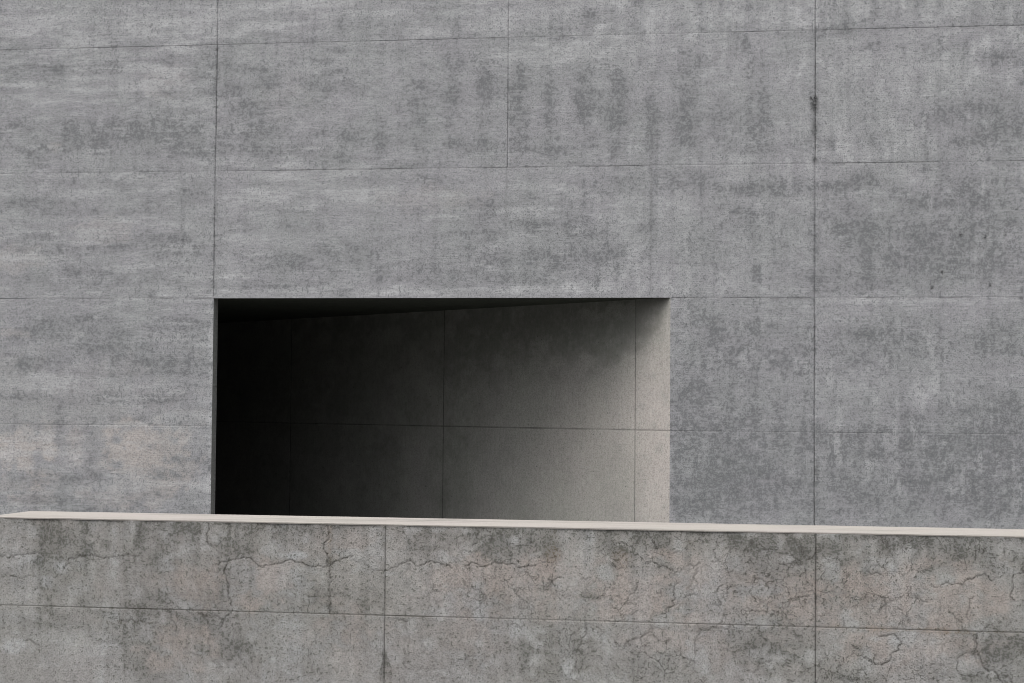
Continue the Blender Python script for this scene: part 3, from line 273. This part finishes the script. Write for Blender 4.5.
def concrete(name, base, dark, warm=(.3, .3, .3), light=(.3, .3, .3), line=(.05, .05, .05), grain=(14, 14, 40), fine=26.0,
             grain_amt=0.95, speck=0.85, speck_bias=0.16, film=0.24, crackle=0.0, bump=0.3, rust=(0.15, 0.105, 0.06),
             use_attr=True, blotch=(3.0, 3.0, 9.0), patch=0.5, stria=(5.0, 5.0, 95.0), stria_amt=0.8, cells=11.0, thr_span=0.15):
    t = NT(name)
    g1 = t.noise(1.0, t.mapped(grain), 4, 0.65)                 # float marks
    g2 = t.noise(fine, None, 2, 0.75)                           # sand grain
    g4 = t.noise(fine * 2.0, None, 1, 0.6)                      # finest grain
    g5 = t.noise(1.0, t.mapped(blotch), 5, 0.68, 0.3)           # cement paste patches
    g6 = t.noise(1.0, t.mapped(stria), 2, 0.6)                  # fine drawn lines of the formwork
    g7 = t.noise(fine * 0.30, None, 4, 0.72)                     # breaks up every stain
    smask = t.rng(g5, 0.42, 0.58, 0.1, 1.0)
    def part(g, amt): return t.math('MULTIPLY', t.math('SUBTRACT', g, 0.5), amt)
    f = t.math('ADD', t.math('ADD', part(g1, .55 * grain_amt), part(g2, .9 * grain_amt)), t.math('ADD', part(g4, 1.2 * grain_amt), part(g5, patch)))
    f = t.math('ADD', f, t.math('MULTIPLY', part(g6, stria_amt), smask))
    f = t.math('ADD', f, 1.0)
    fg = t.grey(f)
    hue = t.rng(t.noise(1.7, None, 3, .6), .35, .65)
    col = t.mix(1.0, t.mix(hue, tuple(c * k for c, k in zip(base, (1.01, .995, 1.01))), tuple(c * k for c, k in zip(base, (.992, 1.003, .99)))), fg, 'MULTIPLY')
    n = t.math('ADD', t.math('MULTIPLY', g2, .6), t.math('MULTIPLY', g4, .4))
    if use_attr:
        aD, aW, aL = t.attr('stain')
        aX, aR, aS = t.attr('marks')
        aWm = t.math('MULTIPLY', aW, t.rng(g7, .36, .50, .35, 1.0))
        col = t.mix(aWm, col, t.mix(1.0, warm, fg, 'MULTIPLY'))
        col = t.mix(t.math('MULTIPLY', aL, t.rng(g7, 0.35, 0.55, 0.35, 1.0)), col, t.mix(1.0, light, fg, 'MULTIPLY'))
        d = t.math('MULTIPLY', t.math('ADD', aD, speck_bias), t.rng(g7, .34, .64, .45, 1.25))
        d = t.math('MULTIPLY', d, t.math('SUBTRACT', 1.0, t.math('MULTIPLY', aWm, .7)), clamp=True)
        thr = t.math('SUBTRACT', 0.60, t.math('MULTIPLY', d, thr_span))
        sp = t.math('MULTIPLY', t.math('SUBTRACT', n, thr), 24.0, clamp=True)
        lt = t.math('MULTIPLY', t.math('MULTIPLY', t.math('SUBTRACT', .43, n), 14.0, clamp=True), t.math('MULTIPLY', d, .5))
        col = t.mix(lt, col, light)
        col = t.mix(t.math('MAXIMUM', t.math('MULTIPLY', sp, speck), t.math('MULTIPLY', t.math('ADD', d, aD), film * .7)), col, t.mix(1.0, dark, fg, 'MULTIPLY'))
        col = t.mix(t.math('MULTIPLY', aR, t.rng(n, .45, .56, .1, .65)), col, rust)
        col = t.mix(t.math('MULTIPLY', aX, t.rng(n, .38, .52, .55, 1.0)), col, line)
        if not crackle:
            col = t.mix(t.math('MULTIPLY', aS, t.rng(n, .40, .50, .25, 1.0)), col, tuple(c * 0.6 for c in line))
    if crackle:
        nz = t.n('ShaderNodeTexNoise'); nz.inputs['Scale'].default_value = 8.0; nz.inputs['Detail'].default_value = 5
        nz.inputs['Roughness'].default_value = .7
        t.link(t.tc, nz.inputs['Vector'])
        sc = t.n('ShaderNodeVectorMath', operation='SCALE'); sc.inputs['Scale'].default_value = 0.10
        t.link(nz.outputs['Color'], sc.inputs[0])
        wv = t.n('ShaderNodeVectorMath', operation='ADD'); t.link(t.tc, wv.inputs[0]); t.link(sc.outputs[0], wv.inputs[1])
        tot = None
        for k, (scl, wd, lo) in enumerate(((cells, .030, .43), (cells * 2.1, .055, .48))):
            v = t.n('ShaderNodeTexVoronoi', feature='DISTANCE_TO_EDGE'); v.inputs['Scale'].default_value = scl
            t.link(wv.outputs[0], v.inputs['Vector'])
            e = t.rng(v.outputs['Distance'], 0.0, wd, 1.0, 0.0)
            e = t.math('MULTIPLY', e, t.rng(t.noise(13.0 + 9 * k, None, 3, 0.7), lo, lo + .10))
            tot = e if tot is None else t.math('MAXIMUM', tot, e)
        tot = t.math('MULTIPLY', t.math('MULTIPLY', tot, aS), crackle)
        col = t.mix(t.math('MULTIPLY', tot, t.rng(n, .38, .5, .5, 1.0)), col, line)
    # pinholes left by air bubbles
    vh = t.n('ShaderNodeTexVoronoi'); vh.inputs['Scale'].default_value = fine * .6
    t.link(t.tc, vh.inputs['Vector'])
    sepc = t.n('ShaderNodeSeparateColor'); t.link(vh.outputs['Color'], sepc.inputs[0])
    hole = t.math('MULTIPLY', t.rng(vh.outputs['Distance'], 0.07, 0.13, 1.0, 0.0), t.math('GREATER_THAN', sepc.outputs[0], 0.90))
    col = t.mix(t.math('MULTIPLY', hole, 0.7), col, line)
    t.link(col, t.b.inputs['Base Color'])
    t.b.inputs['Roughness'].default_value = 0.88
    t.b.inputs['Specular IOR Level'].default_value = 0.25
    h = g2
    bp = t.n('ShaderNodeBump'); bp.inputs['Strength'].default_value = bump; bp.inputs['Distance'].default_value = 0.006
    t.link(h, bp.inputs['Height']); t.link(bp.outputs[0], t.b.inputs['Normal'])
    return t.m

M_FACADE = concrete('facade_concrete', (.359, .361, .372), (.135, .14, .146), (.45, .418, .402), (.50, .502, .512), (.07, .07, .072))
M_WALL = concrete('weathered_concrete', (.318, .311, .300), (.070, .071, .062), (.40, .35, .322), (.46, .466, .475), (.050, .046, .04),
                  grain=(40, 40, 26), fine=60.0, grain_amt=1.0, speck=0.85, speck_bias=.10, film=.32, thr_span=.145, crackle=.85, bump=0.35,
                  blotch=(7, 7, 5), patch=.45, stria=(30, 30, 6), stria_amt=.4)
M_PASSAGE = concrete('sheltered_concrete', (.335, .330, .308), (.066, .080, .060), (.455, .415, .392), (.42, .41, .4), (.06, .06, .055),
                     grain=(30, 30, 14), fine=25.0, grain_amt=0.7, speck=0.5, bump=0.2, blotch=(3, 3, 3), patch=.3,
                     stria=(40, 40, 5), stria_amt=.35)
M_PLAIN = concrete('plain_concrete', (.26, .258, .25), (.1, .1, .1), grain=(12, 12, 12), use_attr=False)
M_NIB = concrete('jamb_concrete', (.33, .335, .32), (.1, .1, .1), grain=(30, 30, 8), grain_amt=.5, use_attr=False)
M_CAP = concrete('mortar_cap', (.325, .301, .278), (.15, .145, .13), (.45, .41, .37), (.48, .45, .42), (.2, .19, .17),
                 grain=(4, 40, 40), fine=70.0, grain_amt=0.55, speck=0.5, film=.55, bump=0.15, blotch=(2, 30, 30), patch=.25, stria_amt=0.0)

# ------------------------------------------------------------------ ground
def ground_material():
    t = NT('gravel_ground')
    a = t.noise(60.0, None, 4, .7); b = t.noise(.7, None, 4, .6)
    col = t.mix(a, (.06, .06, .057), (.15, .147, .14)); col = t.mix(t.math('MULTIPLY', b, .5), col, (.07, .07, .065))
    t.link(col, t.b.inputs['Base Color']); t.b.inputs['Roughness'].default_value = .95
    bp = t.n('ShaderNodeBump'); bp.inputs['Strength'].default_value = .6; bp.inputs['Distance'].default_value = .01
    t.link(a, bp.inputs['Height']); t.link(bp.outputs[0], t.b.inputs['Normal'])
    return t.m
g = add_mesh('ground', [(-600, -600, 0), (600, -600, 0), (600, 600, 0), (-600, 600, 0)], [(0, 1, 2, 3)], ground_material())
tag(g, kind='structure')
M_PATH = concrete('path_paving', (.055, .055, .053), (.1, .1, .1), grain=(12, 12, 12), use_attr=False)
M_CEIL = concrete('dark_concrete', (.09, .098, .08), (.1, .1, .1), grain=(12, 12, 12), use_attr=False)  # one even dark greenish tone for the passage ceiling
pth = add_mesh('path', [(-14, -6.5, 0.004), (22, -6.5, 0.004), (22, -0.05, 0.004), (-14, -0.05, 0.004)], [(0, 1, 2, 3)], M_PATH)
tag(pth, kind='structure')

# ------------------------------------------------------------------ the building
def along(U, V, seed): return lattice_noise(U, V, 5, 5, seed, 3)
bld = empty('concrete_building', (0, 0, 0))
tag(bld, 'large grey board-marked concrete building with one dark rectangular passage opening, rising behind the low wall', 'building', kind='thing')

X_LO, X_HI, Z_HI = -11.0, 18.0, TOP + 6 * ROW
vjoints = [k * PW for k in range(-3, 6)]
hjoints = [TOP + k * ROW for k in range(-2, 6) if k != -2]
U = axis(X_LO, X_HI, -2.9, 9.0, 0.014, 0.2, vjoints, 0.0038, extra=(JAMB_X,))
V = axis(0.0, Z_HI, 0.4, 6.0, 0.014, 0.2, hjoints, 0.0035)
U = U[(np.abs(U - 0.0) > 1e-9)]; U = np.unique(np.append(U, 0.0))
V = np.unique(np.append(V[np.abs(V - TOP) > 1e-9], TOP))
hs = lattice_noise(U, V, 2.2, 17.0, 3, 5, .62)               # float marks: long and flat on the left
vs = lattice_noise(U, V, 15.0, 2.6, 4, 5, .62)               # run-off: tall and narrow towards the right
iso = lattice_noise(U, V, 7.0, 8.0, 6, 5, .65)
side = sstep(1.5, 6.5, U)[None, :]
warp = hs * (1 - side) * .7 + vs * side * .6 + iso * (.3 + .1 * side)
warp = np.clip((warp - .5) * 1.5 + .5, 0, 1)
warp2 = lattice_noise(U, V, 1.1, 3.2, 5, 5)
stain = np.zeros((len(V), len(U)))
paint_blobs(stain, U, V, FACADE_DARK, warp, 0.1)
stain = np.clip(stain * (0.2 + 2.1 * warp) + 0.26 * sstep(.5, .8, warp2) * (.4 + 1.2 * warp) + .16 * sstep(.55, .8, warp), 0, 1)
# rows of soft marks left by the vibrator, a hand's breadth apart
col = np.zeros_like(stain); paint_blobs(col, U, V, FACADE_COLUMNS, iso * .6 + .2, 0.0)
stain = np.clip(stain + col * (.55 + .9 * iso), 0, 1)
# the bottom edge of every lift is a little darker than its top
for zj in hjoints:
    stain += 0.13 * np.exp(-np.abs(V - zj - 0.05) / 0.05)[:, None] * lattice_noise(U, V, 3, .5, 7, 3)
for zj in hjoints: stain += .22 * np.exp(-np.abs(V - zj) / .025)[:, None] * along(U, V, 71)
for xj in vjoints[:-1]: stain += .25 * (np.exp(-np.abs(U - xj) / .03)[None, :] * along(U, V, 73)) * (1 if abs(xj - PW) > .01 else .5)
warm = np.zeros_like(stain); paint_blobs(warm, U, V, FACADE_WARM, iso, 0.7)
light = np.zeros_like(stain); paint_blobs(light, U, V, FACADE_LIGHT, warp, 0.2)
light = np.clip(light + .60 * sstep(.50, .18, warp) * sstep(.25, .6, lattice_noise(U, V, .9, 2.0, 91, 4)), 0, 1)
# each cast panel took a slightly different tone
prng = np.random.RandomState(12)
for zj in [0] + hjoints:
    for xj in vjoints:
        stain[np.ix_((V >= zj) & (V < zj + ROW), (U >= xj) & (U < xj + PW))] += prng.uniform(0, .10)
# vertical fall-out streaks
streak = lattice_noise(U, V, 14.0, 0.6, 11, 3)
stain = np.clip(stain + 0.16 * sstep(.6, .85, streak), 0, 1)
spots = np.zeros_like(stain); paint_blobs(spots, U, V, FACADE_SPOT, None, 0.3)
line = np.zeros_like(stain)
depth = np.zeros_like(stain)
rng = np.random.RandomState(4)
along_u = lattice_noise(U, V, 2.2, 9.0, 21, 4)
along_v = lattice_noise(U, V, 9.0, 2.2, 22, 4)
H_STRENGTH = {}
for z in hjoints:
    iv = np.abs(V - z) < 0.003
    s = 0.12 + 0.85 * sstep(.3, .75, along_u)
    if z < TOP - 1: s = s * 0.62
    near_edge = np.abs(V - z) < 0.0095
    line[iv] = np.maximum(line[iv], s[iv])
    depth[iv] = 0.0007
for k, x in enumerate(vjoints):
    iu = np.abs(U - x) < 0.003
    s = 0.2 + 0.8 * sstep(.25, .75, along_v)
    s = s[:, iu]
    fade = np.ones(len(V))
    if abs(x) < .01: fade = np.where(V < TOP + ROW, .55, 1.15)
    if abs(x - PW) < .01: fade = np.where(V < TOP + ROW, .0, .85)        # this joint stops at the third lift
    if abs(x - 2 * PW) < .01: fade = np.where(V > TOP + ROW, 1.15, np.where(V > TOP, .5, 1.1))
    line[:, iu] = np.maximum(line[:, iu], s * fade[:, None])
    depth[:, iu] = np.where(fade[:, None] > 0, 0.004, depth[:, iu])
paint_lines(line, U, V, FACADE_LINES, 0.010, rng, 0.02)
chip = lattice_noise(U, V, 22, 22, 95, 3, .6)
for zj in hjoints: line = np.maximum(line, .75 * np.exp(-(np.abs(V - zj) / .011) ** 1.5)[:, None] * sstep(.62, .80, chip) * sstep(.25, .6, along_u))
for xj in vjoints:
    if abs(xj - PW) < .01: continue
    line = np.maximum(line, .75 * np.exp(-(np.abs(U - xj) / .011) ** 1.5)[None, :] * sstep(.60, .78, chip) * sstep(.2, .5, along_v))
line = np.clip(line, 0, 1) * 0.85
depth = depth + 0.002 * (warp2 - .5)
# opening
uc = (U[:-1] + U[1:]) / 2; vc = (V[:-1] + V[1:]) / 2
keep = ~((vc[:, None] < TOP) & (uc[None, :] > 0) & (uc[None, :] < JAMB_X))
# no groove right at the arrises of the opening
near_open = ((V[:, None] < TOP + 0.02) & (U[None, :] > -0.02) & (U[None, :] < JAMB_X + 0.02))
depth[near_open] = 0.0
line[(V[:, None] < TOP + 0.02) & (U[None, :] > -0.02) & (U[None, :] < .02)] = 0
above = (np.abs(V[:, None] - TOP) < 0.02) & (U[None, :] > -0.02) & (U[None, :] < JAMB_X + .01)
line[above] = 0
zero = np.zeros_like(stain)
facade = sheet('facade', U, V, depth, {'stain': (stain, warm, light), 'marks': (line, zero, spots)}, M_FACADE, bld, Matrix.Identity(4), keep)

# passage: its right wall runs back to the left from the jamb, the left wall runs parallel to it
ux, uy = -math.cos(SPLAY), math.sin(SPLAY)
LEN = 17.0
NIB = 0.14
sm = Matrix(((-ux, 0, 0, JAMB_X + 0.0), (0, 1, 0, 0), (0, 0, 1, 0), (0, 0, 0, 1)))
# local X of the passage wall runs from its far end towards the jamb: x_local = -t
ex = Vector((-ux, -uy, 0)); ez = Vector((0, 0, 1)); ey = ez.cross(ex)
sm = Matrix.Identity(4)
for i in range(3):
    sm[i][0], sm[i][1], sm[i][2] = ex[i], ey[i], ez[i]
sm.translation = Vector((JAMB_X, 0, 0))
sj = [-(T0 + k * PW) for k in range(0, 6)]
SU = axis(-LEN, 0.0, -7.0, 0.0, 0.02, 0.2, sj, 0.006)
SV = axis(0.0, TOP, 0.5, TOP, 0.02, 0.1, [TOP - ROW], 0.006)
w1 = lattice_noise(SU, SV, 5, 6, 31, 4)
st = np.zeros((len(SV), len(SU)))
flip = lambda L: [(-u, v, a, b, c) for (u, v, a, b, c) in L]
paint_blobs(st, SU, SV, flip(PASSAGE_STAIN_SHADE), w1, 0.1)  # green damp stains, plus painted-in shade below the lintel and farther back
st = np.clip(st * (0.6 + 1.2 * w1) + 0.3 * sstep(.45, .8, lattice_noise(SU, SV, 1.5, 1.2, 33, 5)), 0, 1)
wm = np.zeros_like(st); paint_blobs(wm, SU, SV, flip(PASSAGE_WARM), None, 0.0)  # warm sheltered tone by the jamb, with daylight brightening painted in
ln = np.zeros_like(st); dp = np.zeros_like(st)
iv = np.abs(SV - (TOP - ROW)) < .005
av = lattice_noise(SU, SV, 3, 9, 35, 3)
ln[iv] = (0.35 + 0.6 * av)[iv]; dp[iv] = .0012
ah = lattice_noise(SU, SV, 9, 2.5, 36, 3)
for k, x in enumerate(sj):
    iu = np.abs(SU - x) < .005
    ln[:, iu] = np.maximum(ln[:, iu], ((.5 if k == 0 else .8) + .4 * ah)[:, iu]); dp[:, iu] = .002
z0 = np.zeros_like(st)
sheet('passage_wall', SU, SV, dp, {'stain': (st, wm, z0), 'marks': (np.clip(ln, 0, 1) * .85, z0, z0)}, M_PASSAGE, bld, sm)  # stain channel carries the painted shade too

far_r = (JAMB_X + ux * LEN, uy * LEN); far_l = (ux * LEN, NIB + uy * LEN)
add_mesh('passage_wall', [(0, NIB, 0), (0, NIB, TOP), (far_l[0], far_l[1], TOP), (far_l[0], far_l[1], 0)], [(0, 1, 2, 3)], M_PLAIN, bld)
add_mesh('end_wall', [(far_l[0], far_l[1], 0), (far_l[0], far_l[1], TOP), (far_r[0], far_r[1], TOP), (far_r[0], far_r[1], 0)], [(0, 1, 2, 3)], M_PLAIN, bld)
# left jamb: the thin edge of the facade wall, with two faint board joints
nv, nf = [], []
zs = [0.0]
for z in (0.62, 1.70):
    zs += [z - .004, z - .002, z + .002, z + .004]
zs.append(TOP)
for i, z in enumerate(zs):
    dx = -.004 if any(abs(z - q) < .003 for q in (0.62, 1.70)) else 0
    nv += [(dx, 0.0 if dx == 0 else 0.0, z), (dx, NIB, z)]
    if i: nf.append((2 * i - 2, 2 * i - 1, 2 * i + 1, 2 * i))
add_mesh('jamb', nv, nf, M_NIB, bld)
poly = [(0, 0), (JAMB_X, 0), far_r, far_l, (0, NIB)]
# ceiling with a drip groove just behind the front edge
dg0, dg1 = 0.05, 0.075
def xr(y): return JAMB_X + ux / uy * y
cv = [(0, 0, TOP), (JAMB_X, 0, TOP), (xr(dg0), dg0, TOP), (0, dg0, TOP),
      (0, dg0, TOP + .02), (xr(dg0), dg0, TOP + .02), (xr(dg1), dg1, TOP + .02), (0, dg1, TOP + .02),
      (0, dg1, TOP), (xr(dg1), dg1, TOP), (far_r[0], far_r[1], TOP), (far_l[0], far_l[1], TOP), (0, NIB, TOP)]
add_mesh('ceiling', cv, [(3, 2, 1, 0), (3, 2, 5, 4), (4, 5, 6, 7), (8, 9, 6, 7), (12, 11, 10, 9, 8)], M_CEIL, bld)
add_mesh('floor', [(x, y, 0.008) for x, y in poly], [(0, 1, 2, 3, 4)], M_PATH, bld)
# body of the building behind its facade
B = 22.0
bv = [(X_LO, 0, 0), (X_HI, 0, 0), (X_HI, B, 0), (X_LO, B, 0), (X_LO, 0, Z_HI), (X_HI, 0, Z_HI), (X_HI, B, Z_HI), (X_LO, B, Z_HI)]
add_mesh('side_wall', bv, [(1, 2, 6, 5), (2, 3, 7, 6), (3, 0, 4, 7)], M_PLAIN, bld)
add_mesh('roof', bv[4:], [(0, 1, 2, 3)], M_PLAIN, bld)

# ------------------------------------------------------------------ the low wall in front
WY, WTOP, WTH = -10.0, 0.997, 0.47
WX0, WX1, SEAM = 2.32, 15.0, 0.6135
low = empty('low_concrete_wall', (WX0, WY, 0))
tag(low, 'low cracked concrete wall with algae stains and pale mortar top, in front of the building', 'wall', kind='thing')
inv = Matrix.Translation((-WX0, -WY, 0))
j0, j1 = WALL_JOINTS
lj = [j0, j1, 2 * j1 - j0, 3 * j1 - 2 * j0, 4 * j1 - 3 * j0]
LU = axis(WX0, WX1, WX0 + .001, 7.25, 0.0042, 0.06, lj, 0.0019)
LV = axis(0.0, WTOP, 0.30, WTOP, 0.0042, 0.03, [SEAM], 0.0022)
v1 = lattice_noise(LU, LV, 13, 16, 41, 4)
v2 = lattice_noise(LU, LV, 3, 4, 43, 5)
st = np.zeros((len(LV), len(LU)))
paint_blobs(st, LU, LV, WALL_DARK, v1, 0.05)
topband = np.exp(-(WTOP - LV) / 0.05)[:, None] * lattice_noise(LU, LV, 9, 2, 45, 4)
st = np.clip(st * (0.3 + 1.9 * v1) + 0.28 * sstep(.48, .8, v2) + 0.35 * topband, 0, 1)
# run-off streaks from the top edge
rs = lattice_noise(LU, LV, 26, 1.0, 47, 3); pale = lattice_noise(LU, LV, 11, .7, 49, 3)
st = np.clip(st + 0.30 * sstep(.6, .9, rs) * np.exp(-(WTOP - LV) / 0.28)[:, None] + .12 * sstep(.55, .9, rs), 0, 1)
wm = np.zeros_like(st); paint_blobs(wm, LU, LV, WALL_WARM, v1, 0.3)
wm = np.clip(wm * (.6 + .6 * v2), 0, 1)
lg = np.zeros_like(st); paint_blobs(lg, LU, LV, WALL_LIGHT, v1, 0.25)
lg = np.clip(lg + .30 * sstep(.55, .85, pale) * (.5 + .8 * v1) + .25 * sstep(.62, .8, v1), 0, 1)
ru = np.zeros_like(st); paint_blobs(ru, LU, LV, WALL_RUST, v1, 0.1)
ln = np.zeros_like(st); dp = np.zeros_like(st)
rng = np.random.RandomState(8)
paint_lines(ln, LU, LV, WALL_CRACKS, 0.0025, rng, 0.20)
dp = 0.0022 * (v2 - .5) + 0.002 * ln
ln = np.clip(ln * 1.15, 0, 1)
# a few fine branches off the mapped cracks
seeds = []
for a, pts in WALL_CRACKS:
    if a < .6: continue
    for q in pts:
        if rng.rand() < .5:
            an = rng.uniform(0, 2 * math.pi); L = rng.uniform(.02, .07)
            an2 = an + rng.uniform(-.8, .8)
            e1 = (q[0] + math.cos(an) * L, q[1] + math.sin(an) * L)
            e2 = (e1[0] + math.cos(an2) * L * .7, e1[1] + math.sin(an2) * L * .7)
            seeds.append((rng.uniform(.25, .5), [q, e1, e2]))
br = np.zeros_like(st); paint_lines(br, LU, LV, seeds, 0.0024, rng, 0.15)
ln = np.maximum(ln, br)
al = lattice_noise(LU, LV, 4, 30, 51, 4); al2 = lattice_noise(LU, LV, 30, 4, 52, 4)
iv = np.abs(LV - SEAM) < .0018
ln[iv] = np.maximum(ln[iv], (1.1 * al - .05)[iv]); dp[iv] += .0008
for k, x in enumerate(lj):
    iu = np.abs(LU - x) < .0018
    amt = (.45 if k == 0 else .75)
    f = np.full(len(LV), amt)
    if k == 0: f = np.where(LV < SEAM, .5, .22)
    ln[:, iu] = np.maximum(ln[:, iu], (f[:, None] + .35 * (al2 - .4))[:, iu]); dp[:, iu] += .003
ln = np.clip(ln, 0, 1)
crk = np.clip(sstep(3.9, 4.9, LU)[None, :] * .75 + .25, 0, 1) * sstep(.30, .62, lattice_noise(LU, LV, 3, 5, 81, 3))
dp[-1, :] = 0; dp[:, 0] = 0
mloc = inv @ Matrix.Translation((0, WY, 0))
body = sheet('wall_body', LU, LV, dp, {'stain': (st, wm, lg), 'marks': (ln, ru, crk)}, M_WALL, low, mloc)
Y1 = WY + WTH
bx = [(WX0, WY, 0), (WX1, WY, 0), (WX1, Y1, 0), (WX0, Y1, 0), (WX0, WY, WTOP), (WX1, WY, WTOP), (WX1, Y1, WTOP), (WX0, Y1, WTOP)]
add_mesh('wall_back', bx, [(1, 2, 6, 5), (2, 3, 7, 6), (3, 0, 4, 7), (4, 5, 6, 7)], M_PLAIN, low, inv)
# mortar cap: a thin trowelled skin with slightly uneven edges
CU = np.unique(np.concatenate([np.arange(WX0, 7.3, .012), np.linspace(7.3, WX1, 150)]))
CV = np.linspace(0, 1, 27)
n_f = lattice_noise(CU, np.array([0., 1.]), 9, 1, 61, 4)
yf = WY - .0025 + .006 * (n_f[0] - .5); yb = Y1 + .006 * (n_f[1] - .5)
crown = lattice_noise(CU, CV, 4, 3, 63, 4)
nu, nvv = len(CU), len(CV)
P = np.zeros((nvv, nu, 3)); P[..., 0] = CU[None, :]; P[..., 1] = yf[None, :] + (yb - yf)[None, :] * CV[:, None]
P[..., 2] = WTOP + .003 + .0006 * crown
P[:, 0, 0] -= .003
idx = np.arange(nu * nvv).reshape(nvv, nu)
faces = np.stack([idx[:-1, :-1], idx[:-1, 1:], idx[1:, 1:], idx[1:, :-1]], -1).reshape(-1, 4).tolist()
verts = P.reshape(-1, 3).tolist()
b0 = len(verts)
for row in (0, nvv - 1):
    verts += [(P[row, i, 0], P[row, i, 1], WTOP - .0015) for i in range(nu)]
for i in range(nu - 1):
    faces.append((b0 + i, b0 + i + 1, int(idx[0, i + 1]), int(idx[0, i])))
    faces.append((int(idx[-1, i]), int(idx[-1, i + 1]), b0 + nu + i + 1, b0 + nu + i))
faces.append((b0, b0 + nu) + tuple(int(idx[r, 0]) for r in range(nvv - 1, -1, -1)))
cap = add_mesh('coping', verts, faces, M_CAP, low, inv)
cs = np.zeros(len(verts)); 
cn = lattice_noise(CU, CV, 1.6, 9, 65, 5).reshape(-1)
X = P.reshape(-1, 3)[:, 0]; T = np.repeat(CV, nu)
cs[:nu * nvv] = np.clip(.5 * sstep(.5, .8, cn) + .85 * np.exp(-((X - 4.15) / .28) ** 2) * sstep(.35, .7, cn) * sstep(.35, .75, T), 0, 1)
for an, ch in (('stain', cs), ('marks', None)):
    at = cap.data.color_attributes.new(an, 'FLOAT_COLOR', 'POINT')
    d = np.zeros((len(verts), 4)); d[:, 3] = 1
    if ch is not None: d[:, 0] = ch
    at.data.foreach_set('color', d.ravel())
